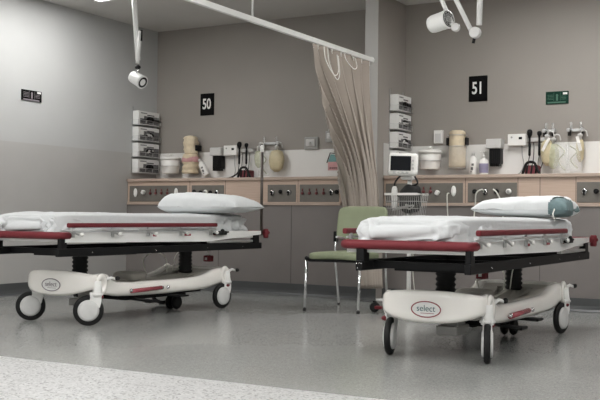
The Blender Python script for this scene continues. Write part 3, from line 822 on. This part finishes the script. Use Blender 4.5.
    b = nb(); tube(b, [(.082 * math.cos(a), -.0045, .041 * math.sin(a)) for a in [2 * PI * k / 48 for k in range(48)]], .0032, 6, closed=True)
    add('badge_ring', b, 'redtube' if logo == 'red' else 'logo_grey', bd)
    text_mesh('lettering', 'select', .048, 'logo_teal' if logo == 'red' else 'logo_grey', bd, Matrix.Translation((0, -.006, .004)) @ FACE_FRONT, .95, bold=-.0004)
    b = nb(); box(b, (-.03, -.006, -.022), (.045, -.0042, -.0195)); add('underline', b, 'redtube' if logo == 'red' else 'logo_grey', bd)
    # --- casters
    for (px, py), a in zip(((.292, .40), (-.262, .42), (.292, 1.96), (-.292, 1.96)), angs): caster(t, px, py, a)
    # fifth wheel and pedal gear
    b = nb(); lathe(b, [(.03, -.014), (.05, -.016), (.06, 0), (.05, .016), (.03, .014)], 24, 0, axis_m((.0, 1.60, .062), (1, 0, 0)))
    lathe(b, [(.03, -.014), (.05, -.016), (.06, 0), (.05, .016), (.03, .014)], 24, 0, axis_m((.06, 1.60, .062), (1, 0, 0))); add('steering_wheel', b, 'rubber', t)
    b = nb(); box(b, (-.03, .95, .12), (.09, 1.68, .15), .005); box(b, (-.015, 1.57, .06), (-.0, 1.63, .15)); box(b, (.02, 1.57, .06), (.04, 1.63, .15))
    box(b, (-.2, .7, .15), (.22, 1.7, .185), .004)
    tube(b, smooth_path([(.05, .8, .16), (.2, .84, .15), (.27, .88, .14), (.30, .98, .125)]), .011, 8)
    box(b, (.255, .95, .112), (.31, 1.07, .13), .005)
    tube(b, smooth_path([(.1, 1.2, .15), (.24, 1.25, .15), (.29, 1.35, .14)]), .010, 8); box(b, (.22, 1.32, .13), (.30, 1.44, .145), .005)
    add('pedal_gear', b, 'black', t)
    b = nb(); box(b, (-.02, .46, .115), (.10, .66, .165), .006); box(b, (.03, .5, .16), (.09, .62, .21)); add('drain_box', b, 'grey', t)
    # red height pedal bar on each side
    for s in (-1, 1):
        b = nb(); tube(b, [(s * .308, .74, .212), (s * .308, 1.08, .218)], .015, 12); pb = add('pedal_bar', b, 'redtube', t)
        for yy in (.74, 1.09, 1.16):
            b = nb(); lathe(b, [(.011, -.006), (.014, .004), (.012, .012), (.005, .016)], 12, 0, axis_m((s * .305, yy, .217), (s, 0, 0)))
            add('end_bolt', b, 'chrome', pb)
    # --- folded side rails
    for s in (-1, 1):
        b = nb()
        box(b, (s * .366 - .014, .03, .664), (s * .366 + .014, 1.70, .694), .009, 3); sr = add('side_rail', b, 'red', t)
        b = nb(); tube(b, [(s * .371, .07, .647), (s * .371, 1.68, .647)], .006, 8); add('rail_rod', b, 'satin', sr)
        for k in range(5):
            yy = .09 + k * .385
            b = nb()
            box(b, (s * .358 - .007, yy - .011, .60), (s * .358 + .007, yy + .011, .668), .002, 1)
            tube(b, smooth_path([(s * .376, yy - .13, .648), (s * .378, yy - .05, .64), (s * .378, yy + .03, .618)]), .006, 8)
            add('rail_post', b, 'satin', sr)
            b = nb(); ball(b, (s * .382, yy + .055, .618), .014, 0, (.8, 1.3, 1), 14); add('rail_knob', b, 'white', sr)
        b = nb(); box(b, (s * .352, 1.70, .60), (s * .382, 1.83, .632), .006); ball(b, (s * .376, 1.77, .63), .018, 0, (.7, 1.4, 1)); tube(b, [(s * .366, 1.66, .61), (s * .371, 1.86, .622)], .008, 8)
        add('release_catch', b, 'rubber', sr)
    # head end hardware
    b = nb()
    for s in (-1, 1): box(b, (s * .33 - .012, 2.33, .598), (s * .33 + .012, 2.42, .612))
    add('head_bracket', b, 'satin', t)
    b = nb(); tube(b, smooth_path([(-.1, 1.42, .28), (-.12, 1.40, .4), (-.05, 1.44, .46), (.02, 1.5, .42), (.02, 1.52, .3)]), .005, 8); add('gas_hose', b, 'hose', t)
    b = nb(); tube(b, smooth_path([(.05, 1.55, .3), (.06, 1.57, .42), (.08, 1.60, .47)]), .004, 8); add('gas_hose', b, 'hose', t)
    b = nb(); tube(b, [((.13, 1.93, .42) if iv else (-.06, 1.33, .42)), ((.13, 1.93, .49) if iv else (-.06, 1.33, .49))], .006, 8); add('gas_hose', b, 'hose', t)
    b = nb(); vx, vy = ((.13, 1.90) if iv else (-.06, 1.30)); box(b, (vx - .032, vy, .375), (vx + .032, vy + .06, .425), .006); add('valve_box', b, 'red', t)
    b = nb(); box(b, (vx - .012, vy - .004, .39), (vx + .008, vy, .41), .001, 1); add('valve_label', b, 'signwhite', t)
    if iv:
        b = nb(); tube(b, [(.345, 2.40, .59), (.345, 2.40, 1.33)], .0125, 10)
        ivp = add('drip_pole', b, 'bronze', t)
        b = nb(); lathe(b, [(.014, 1.30), (.017, 1.31), (.017, 1.35), (.008, 1.36)], 12, 0, Matrix.Translation((.345, 2.40, 0)))
        add('pole_cap', b, 'white', ivp)
    return t
a_cam = math.radians
bedL = make_bed(-4.725, 4.61, (a_cam(222), a_cam(222), a_cam(262), a_cam(222)), 'white hospital stretcher under the number 50 sign, with a drip pole at its head', iv=True, logo='grey')
bedR = make_bed(-1.95, 4.50, (a_cam(288), a_cam(283), a_cam(262), a_cam(240)), 'white hospital stretcher under the number 51 sign, nearer the green chair', logo='red')

def make_mattress(x0, y0, seed, rumple, lab):
    t = empty('mattress', (x0, y0, .60)); tag(t, lab, 'mattress')
    def body(grow, wr):
        def fn(p):
            q = V((p.x, p.y, p.z))
            s1 = noise.noise(V((q.x * 4, q.y * 3.2, q.z * 10 + seed)))
            a = noise.noise(V((q.x * 6 + seed, q.y * 5, q.z * 9)))
            s2 = noise.noise(V((q.x * 9 + 5 + a, q.y * 7, q.z * 26 + seed + a)))
            s3 = noise.noise(V((q.x * 17 + 5, q.y * 13, q.z * 40 + seed + 2 * a)))
            nrm = V((q.x / .31 ** 2, (q.y / 1.1) ** 9 * 8, q.z / .08 ** 2)).normalized()
            side = 1 - abs(nrm.z) ** 1.5
            low = side * (1 - ss((q.z + .05) / .12))
            top = 1 - side
            r = (1 - abs(s2) * 3.4) * .8 + (1 - abs(s3) * 3) * .3
            amp = wr * (.3 * top + .8 * side + 3.0 * low)
            q = q + nrm * (s1 * .9 + r) * amp * 1.1
            return q + V((0, 0, .004 * noise.noise(V((q.x * 3, q.y * 2, seed)))))
        return fn
    b = nb(); superbox(b, -.012, 1.16, .078, .280, 1.12, .076, .17, 120, 36); m0 = add('foam_core', b, 'sheet', t)
    b = nb(); superbox(b, -.022, 1.185, .080, .290, 1.155, .080, .18, 480, 80, body(0, rumple), ez=.40); add('bed_sheet', b, 'sheet', t)
    return t
make_mattress(-4.725, 4.61, 3.1, .020, 'mattress in a rumpled white sheet on the left stretcher')
make_mattress(-1.95, 4.50, 9.4, .012, 'mattress in a smooth white sheet on the right stretcher, with one corner fold')
# loose rucked fold of sheet along the foot edge
def sheet_fold(x0, y0, pts, rad, lab):
    b = nb(); P_ = smooth_path(pts, 10)
    rr = [rad * (.6 + .5 * abs(noise.noise(V((i * .35, 1, 2))))) * (math.sin(PI * i / (len(P_) - 1)) * .8 + .2) for i in range(len(P_))]
    tube(b, P_, rr, 10, flat=.8)
    for v in b.verts: v.co += V((0, 0, .006 * noise.noise(v.co * 30)))
    return b

def make_pillow(x0, y0, z0, rz, L_, W, H, seed, lab, teal=False, flip=1):
    t = empty('pillow', (x0, y0, z0), rz); tag(t, lab, 'pillow')
    def shape(sc, cut=None):
        b = nb(); nx, ny = 64, 44; top = []; bot = []
        for s, store in ((1, top), (-1, bot)):
            for j in range(ny + 1):
                row = []
                for i in range(nx + 1):
                    u = -1 + 2 * i / nx; v = -1 + 2 * j / ny
                    e = max(0, (1 - abs(u) ** (9.0 if u * flip < 0 else 3.0))) * max(0, (1 - abs(v) ** 2.8))
                    h = e ** .40
                    px = u * L_ / 2 * (1 - .07 * (1 - abs(u)) * 0 - .06 * (1 - v * v) * abs(u) ** 3 * -1 * -1); py = v * W / 2 * (1 - .09 * (1 - u * u) * abs(v) ** 3)
                    edge = 1 - e
                    wr = .010 * noise.noise(V((px * 9, py * 9, seed))) + .012 * edge * noise.noise(V((px * 22, py * 22, seed + 2))) * h
                    rdg = (1 - abs(noise.noise(V((px * 6 + 3, py * 14, seed)))) * 3) * .006 * h
                    z = s * H / 2 * h * (1 - .12 * u * flip) * (1.0 if s > 0 else .55) * sc + (wr + rdg if s > 0 else 0)
                    row.append(b.verts.new((px, py, z + H * .275)))
                store.append(row)
        for st in (top, bot):
            for j in range(ny):
                for i in range(nx):
                    if cut and not cut(-1 + 2 * i / nx, -1 + 2 * j / ny): continue
                    f = b.faces.new((st[j][i], st[j][i + 1], st[j + 1][i + 1], st[j + 1][i])); f.smooth = True
        bmesh.ops.remove_doubles(b, verts=b.verts[:], dist=.0004)
        loose = [v for v in b.verts if not v.link_faces]
        bmesh.ops.delete(b, geom=loose, context='VERTS')
        return b
    if teal:
        add('pillowcase', shape(1.0, lambda u, v: u < .88 + .30 * v), 'pillow', t)
        bb = shape(.90, lambda u, v: u > .35)
        [setattr(v, 'co', V((v.co.x * 1.0, v.co.y * .97, v.co.z))) for v in bb.verts]; add('inner_pillow', bb, 'teal', t)
        b = nb(); tube(b, smooth_path([(L_ * .34, -W * .36, H * .42), (L_ * .36, -W * .46, H * .3), (L_ * .355, -W * .52, H * .1), (L_ * .37, -W * .5, -.02)]), .004, 8); add('tie', b, 'cord', t)
    else:
        add('pillowcase', shape(1.0), 'pillow', t)
    return t
make_pillow(-4.66, 6.66, .766, .08, .75, .50, .215, 1.0, 'plump white pillow at the head of the left stretcher')
make_pillow(-1.91, 6.42, .766, .06, .64, .44, .17, 5.0, 'white pillow with teal fabric showing at its open end, on the right stretcher', teal=True, flip=-1)

# ------------------------------------------------------------------ green chair
def chair():
    t = empty('visitor_chair', (-3.59, 7.08, 0), .06); tag(t, 'pale green padded visitor chair with chrome legs in front of the curtain', 'chair')
    # local: front at -y ; seat width .46
    b = nb(); superbox(b, 0, -.06, .445, .235, .25, .032, .35, 48, 16, lambda p: p + V((0, 0, -.012 * (p.x / .235) ** 2))); add('seat', b, 'green', t)
    b = nb(); box(b, (-.225, -.28, .392), (.225, .17, .418), .01); add('seat_pan', b, 'black', t)
    b = nb()
    superbox(b, 0, .31, .70, .225, .026, .145, .32, 48, 20, lambda p: p + V((0, -.03 * (p.z / .14) * -1 + .02 * (1 - (p.x / .22) ** 2), 0)))
    add('backrest', b, 'green', t)
    for s in (-1, 1):
        b = nb(); tube(b, [(s * .232, -.315, .0), (s * .232, -.30, .20), (s * .232, -.285, .42)], .0115, 12)
        lg = add('leg', b, 'chrome', t)
        b = nb(); lathe(b, [(.014, 0), (.015, .012), (.013, .02)], 12, 0, Matrix.Translation((s * .232, -.315, 0))); add('foot_cap', b, 'rubber', lg)
        b = nb(); tube(b, smooth_path([(s * .225, .345, .0), (s * .225, .30, .22), (s * .232, .27, .42), (s * .232, .285, .56), (s * .232, .30, .62)], 5), .0115, 12)
        lg = add('leg', b, 'chrome', t)
        b = nb(); lathe(b, [(.014, 0), (.015, .012), (.013, .02)], 12, 0, Matrix.Translation((s * .225, .345, 0))); add('foot_cap', b, 'rubber', lg)
        b = nb(); tube(b, [(s * .232, -.285, .412), (s * .232, .27, .405)], .0115, 10); ball(b, (s * .232, -.287, .42), .017); add('seat_rail', b, 'black', t)
        b = nb(); box(b, (s * .236 - .014, .27, .54), (s * .236 + .014, .32, .63), .004); add('back_bracket', b, 'black', t)
chair()

# ------------------------------------------------------------------ vital signs monitor on its trolley
def monitor():
    cx, cy = -3.03, 7.05
    t = empty('monitor_trolley', (cx, cy, 0)); tag(t, 'vital signs trolley with a wire basket behind the right stretcher', 'trolley')
    b = nb(); tube(b, [(0, 0, .1), (0, 0, 1.07)], .018, 16); add('pole', b, 'whitemetal', t)
    b = nb(); lathe(b, [(.06, .085), (.062, .1), (.05, .125), (.02, .15)], 24)
    for k in range(5):
        a = math.radians(195 + 72 * k); d = V((math.cos(a), math.sin(a), 0))
        tube(b, [d * .03 + V((0, 0, .105)), d * .26 + V((0, 0, .098))], [.02, .013], 12, flat=.7)
    add('base', b, 'whitemetal', t)
    for k in range(5):
        a = math.radians(195 + 72 * k); d = V((math.cos(a), math.sin(a), 0)); n = V((-d.y, d.x, 0))
        b = nb()
        for s in (-1, 1): lathe(b, [(.02, -.009), (.036, -.01), (.04, 0), (.036, .01), (.02, .009)], 20, 0, axis_m(d * .27 + n * s * .014 + V((0, 0, .04)), n))
        cs = add('caster', b, 'rubber', t)
        b = nb(); box(b, d * .27 + V((-.014, -.014, .05)), d * .27 + V((.014, .014, .09)), .004); add('caster_hood', b, 'black', cs)
        if k in (0,):
            b = nb(); box(b, d * .23 + n * .05 + V((-.03, -.02, .03)), d * .23 + n * .05 + V((.03, .02, .055)), .008); add('brake_tab', b, 'red', cs)
    # basket
    b = nb(); W, D_, z0, z1 = .135, .11, .77, .935
    def rect(z, k=1): return [(-W * k, -D_ * k - .06, z), (W * k, -D_ * k - .06, z), (W * k, D_ * k - .06, z), (-W * k, D_ * k - .06, z)]
    for z, k in ((z0, .85), (z0 + .055, .9), (z0 + .11, .95)): tube(b, rect(z, k), .003, 6, closed=True)
    for i in range(17):
        x = -W + 2 * W * i / 16
        tube(b, [(x, -D_ - .06, z1), (x * .85, -D_ * .85 - .06, z0), (x * .85, D_ * .85 - .06, z0), (x, D_ - .06, z1)], .002, 5)
    for i in range(7):
        y = -D_ + 2 * D_ * i / 6
        tube(b, [(-W, y - .06, z1), (-W * .85, y * .85 - .06, z0), (W * .85, y * .85 - .06, z0), (W, y - .06, z1)], .002, 5)
    bk = add('wire_basket', b, 'grey', t)
    b = nb(); tube(b, rect(z1), .009, 8, closed=True); add('basket_rim', b, 'white', bk)
    # monitor head
    b = nb(); rot = Matrix.Rotation(-.12, 3, 'X') @ Matrix.Rotation(-.12, 3, 'Y')
    box(b, (-.135, -.13, 1.078), (.107, -.07, 1.256), .028, 4); box(b, (-.05, -.06, 1.05), (.05, .02, 1.09), .01)
    for v in b.verts: v.co = Matrix.Rotation(.04, 3, 'Y') @ (v.co - V((0, 0, 1.17))) + V((0, 0, 1.17))
    mh = add('monitor_head', b, 'white', t)
    def face(name, lo, hi, m, bev=.004):
        b = nb(); box(b, lo, hi, bev)
        for v in b.verts: v.co = Matrix.Rotation(.04, 3, 'Y') @ (v.co - V((0, 0, 1.17))) + V((0, 0, 1.17))
        return add(name, b, m, mh)
    face('display', (-.108, -.134, 1.118), (.064, -.126, 1.232), 'screen', .003)
    for i in range(4): face('button', (-.085 + i * .037, -.136, 1.096), (-.065 + i * .037, -.128, 1.112), 'lightgrey', .002)
    for i in range(3): face('button', (.072, -.136, 1.13 + i * .03), (.090, -.128, 1.145 + i * .03), 'lightgrey', .002)
    b = nb(); tube(b, smooth_path([(-.05, -.05, 1.09), (-.09, -.08, 1.03), (-.08, -.1, .95), (-.02, -.1, .9)]), .007, 8); tube(b, smooth_path([(.06, -.05, 1.08), (.09, -.06, 1.02), (.02, -.08, .98), (.05, -.1, .9)]), .008, 8)
    add('patient_cable', b, 'rubber', t)
    q = empty('blood_pressure_cuff', (cx + .01, cy - .05, .785)); tag(q, 'black rolled cuff lying in the wire basket of the trolley', 'blood pressure cuff')
    b = nb(); superbox(b, .02, 0, .115, .085, .07, .11, .7, 28, 16, lambda p: p * (1 + .12 * noise.noise(p * 18))); add('cuff', b, 'rubber', q)
    q = empty('handset', (cx - .085, cy - .10, .785)); tag(q, 'white handset standing in the left of the wire basket', 'handset')
    b = nb(); superbox(b, 0, 0, .12, .024, .02, .095, .6, 20, 12); add('casing', b, 'white', q)
    q = empty('tubing_coil', (cx, cy - .13, .785)); tag(q, 'loosely coiled grey tubing at the front of the wire basket', 'tubing')
    b = nb(); rr = random.Random(4); tube(b, smooth_path([(rr.uniform(-.10, .10), rr.uniform(-.025, .0), rr.uniform(.01, .08)) for _ in range(9)], 6), .005, 8); add('tube', b, 'grey', q)
monitor()
cable('monitor_cable', [(-3.13, 7.35, .78), (-3.15, 7.4, .6), (-3.145, 7.4, .4), (-3.15, 7.42, .25), (-3.13, 7.45, .02)], .004, 'hose', 'thin pale cable hanging left of the trolley pole')

# ------------------------------------------------------------------ examination lamps
def lamp_left():
    Y = 6.2; t = empty('examination_lamp', (-5.155, Y, CH)); tag(t, 'white ceiling-hung examination lamp above the left stretcher', 'lamp')
    def P(x, y, z): return V((x + 5.155, y - Y, z - CH))
    b = nb(); lathe(b, [(.06, -.03), (.06, -.001), (.03, -.001)], 20, 0); add('ceiling_plate', b, 'whitemetal', t)
    b = nb(); tube(b, [P(-5.155, Y, CH - .01), P(-5.085, Y, 2.02)], .021, 14); add('fixed_arm', b, 'whitemetal', t)
    b = nb(); tube(b, [P(-5.045, Y - .02, 2.25), P(-5.065, Y - .03, 1.985)], .016, 12); ar = add('spring_arm', b, 'whitemetal', t)
    b = nb(); tube(b, [P(-5.038, Y - .02, 2.17), P(-5.038, Y - .02, 2.26)], .011, 10); ball(b, P(-5.06, Y - .03, 1.955), .022, 0, (1.2, 1, .8)); add('arm_joint', b, 'rubber', ar)
    b = nb(); tube(b, smooth_path([P(-5.09, Y, 2.03), P(-5.075, Y - .02, 1.97), P(-5.06, Y - .03, 1.93), P(-5.075, Y - .03, 1.90)]), .012, 10); add('pivot', b, 'chrome', t)
    c = P(-5.065, Y - .02, 1.855); d = V((.93, -.10, -.45))
    b = nb(); lathe(b, [(.03, -.075), (.045, -.07), (.05, -.05), (.052, .03), (.056, .05), (.056, .06), (.05, .062)], 28, 0, axis_m(c, d)); hd = add('lamp_head', b, 'whitemetal', t)
    b = nb(); lathe(b, [(.046, .055), (.044, .064), (.02, .061), (.01, .061)], 24, 0, axis_m(c, d)); add('lens', b, 'rubber', hd)
lamp_left()
def lamp_right():
    Y = 5.2; t = empty('examination_lamp', (-1.80, Y, CH)); tag(t, 'white jointed examination lamp hanging above the right stretcher', 'lamp')
    def P(x, y, z): return V((x + 1.80, y - Y, z - CH))
    b = nb(); lathe(b, [(.06, -.03), (.06, -.001), (.03, -.001)], 20, 0); add('ceiling_plate', b, 'whitemetal', t)
    b = nb(); tube(b, [P(-1.80, Y, CH - .01), P(-1.822, Y, 1.84)], .0165, 14); add('fixed_arm', b, 'whitemetal', t)
    b = nb(); lathe(b, [(.030, -.02), (.032, -.01), (.032, .012), (.028, .016)], 24, 0, axis_m(P(-1.838, Y - .02, 1.795), (0, -1, 0)))
    add('joint_disc', b, 'lightgrey', t)
    b = nb(); tube(b, [P(-1.848, Y, 1.775), P(-1.856, Y, 1.74)], .009, 8); add('lock_screw', b, 'rubber', t)
    E1 = P(-2.09, Y - .01, 2.26)
    b = nb(); tube(b, [P(-1.865, Y - .01, 1.81), E1], .0135, 12); box(b, P(-1.875, Y - .02, 1.795), P(-1.835, Y, 1.815), .004); add('spring_arm', b, 'whitemetal', t)
    E2 = P(-2.13, Y - .05, 2.22)
    b = nb(); tube(b, [P(-1.955, Y - .05, 1.83), E2], .0125, 12); ball(b, (E1 + E2) / 2, .04, 0, (1, 1, 1)); add('head_arm', b, 'whitemetal', t)
    b = nb(); lathe(b, [(.021, -.02), (.024, -.01), (.024, .012), (.02, .016)], 20, 0, axis_m(P(-1.938, Y - .06, 1.825), (.1, -1, 0))); add('joint_disc', b, 'lightgrey', t)
    c = P(-2.022, Y - .06, 1.868); d = V((.87, -.30, .12))
    b = nb(); lathe(b, [(.035, -.08), (.047, -.075), (.051, -.06), (.052, .03), (.055, .04), (.055, .048), (.05, .05)], 32, 0, axis_m(c, d)); tube(b, [c, P(-1.938, Y - .06, 1.83)], .012, 8); hd = add('lamp_head', b, 'whitemetal', t)
    b = nb(); lathe(b, [(.048, .04), (.046, .053), (.02, .050), (.01, .050)], 28, 0, axis_m(c, d)); gl = add('lens', b, 'rubber', hd)
    b = nb(); m = axis_m(c, d)
    for r_ in (.018, .032, .046): tube(b, [m @ V((r_ * math.cos(a) * .9, r_ * math.sin(a) * .9, .054)) for a in [2 * PI * k / 24 for k in range(24)]], .0022, 5, closed=True)
    for k in range(6):
        a = PI * k / 6; tube(b, [m @ V((.045 * math.cos(a), .045 * math.sin(a), .054)), m @ V((-.045 * math.cos(a), -.045 * math.sin(a), .054))], .0018, 5)
    add('grille', b, 'grey', hd)
lamp_right()

# ------------------------------------------------------------------ world, light and camera
w = bpy.data.worlds.new('World'); SC.world = w; w.use_nodes = True
w.node_tree.nodes['Background'].inputs['Color'].default_value = (.5, .5, .5, 1)
w.node_tree.nodes['Background'].inputs['Strength'].default_value = .1

cam = bpy.data.cameras.new('Camera'); co = bpy.data.objects.new('Camera', cam); COL.objects.link(co)
cam.sensor_width = 36; cam.sensor_fit = 'HORIZONTAL'; cam.lens = 967 * 36 / 600; cam.clip_start = .05
Rm = Matrix(((0.86845324, -0.00101921, 0.49577004), (0.49564628, -0.02065193, -0.86827891), (0.01112357, 0.99978621, -0.01743007)))
co.matrix_world = Matrix.Translation((0, 0, .75)) @ Rm.to_4x4()
SC.camera = co
SC.view_settings.view_transform = 'Standard'; SC.view_settings.look = 'None'
SC.view_settings.gamma = 1; SC.view_settings.use_curve_mapping = False
SC.view_settings.exposure = 0.0
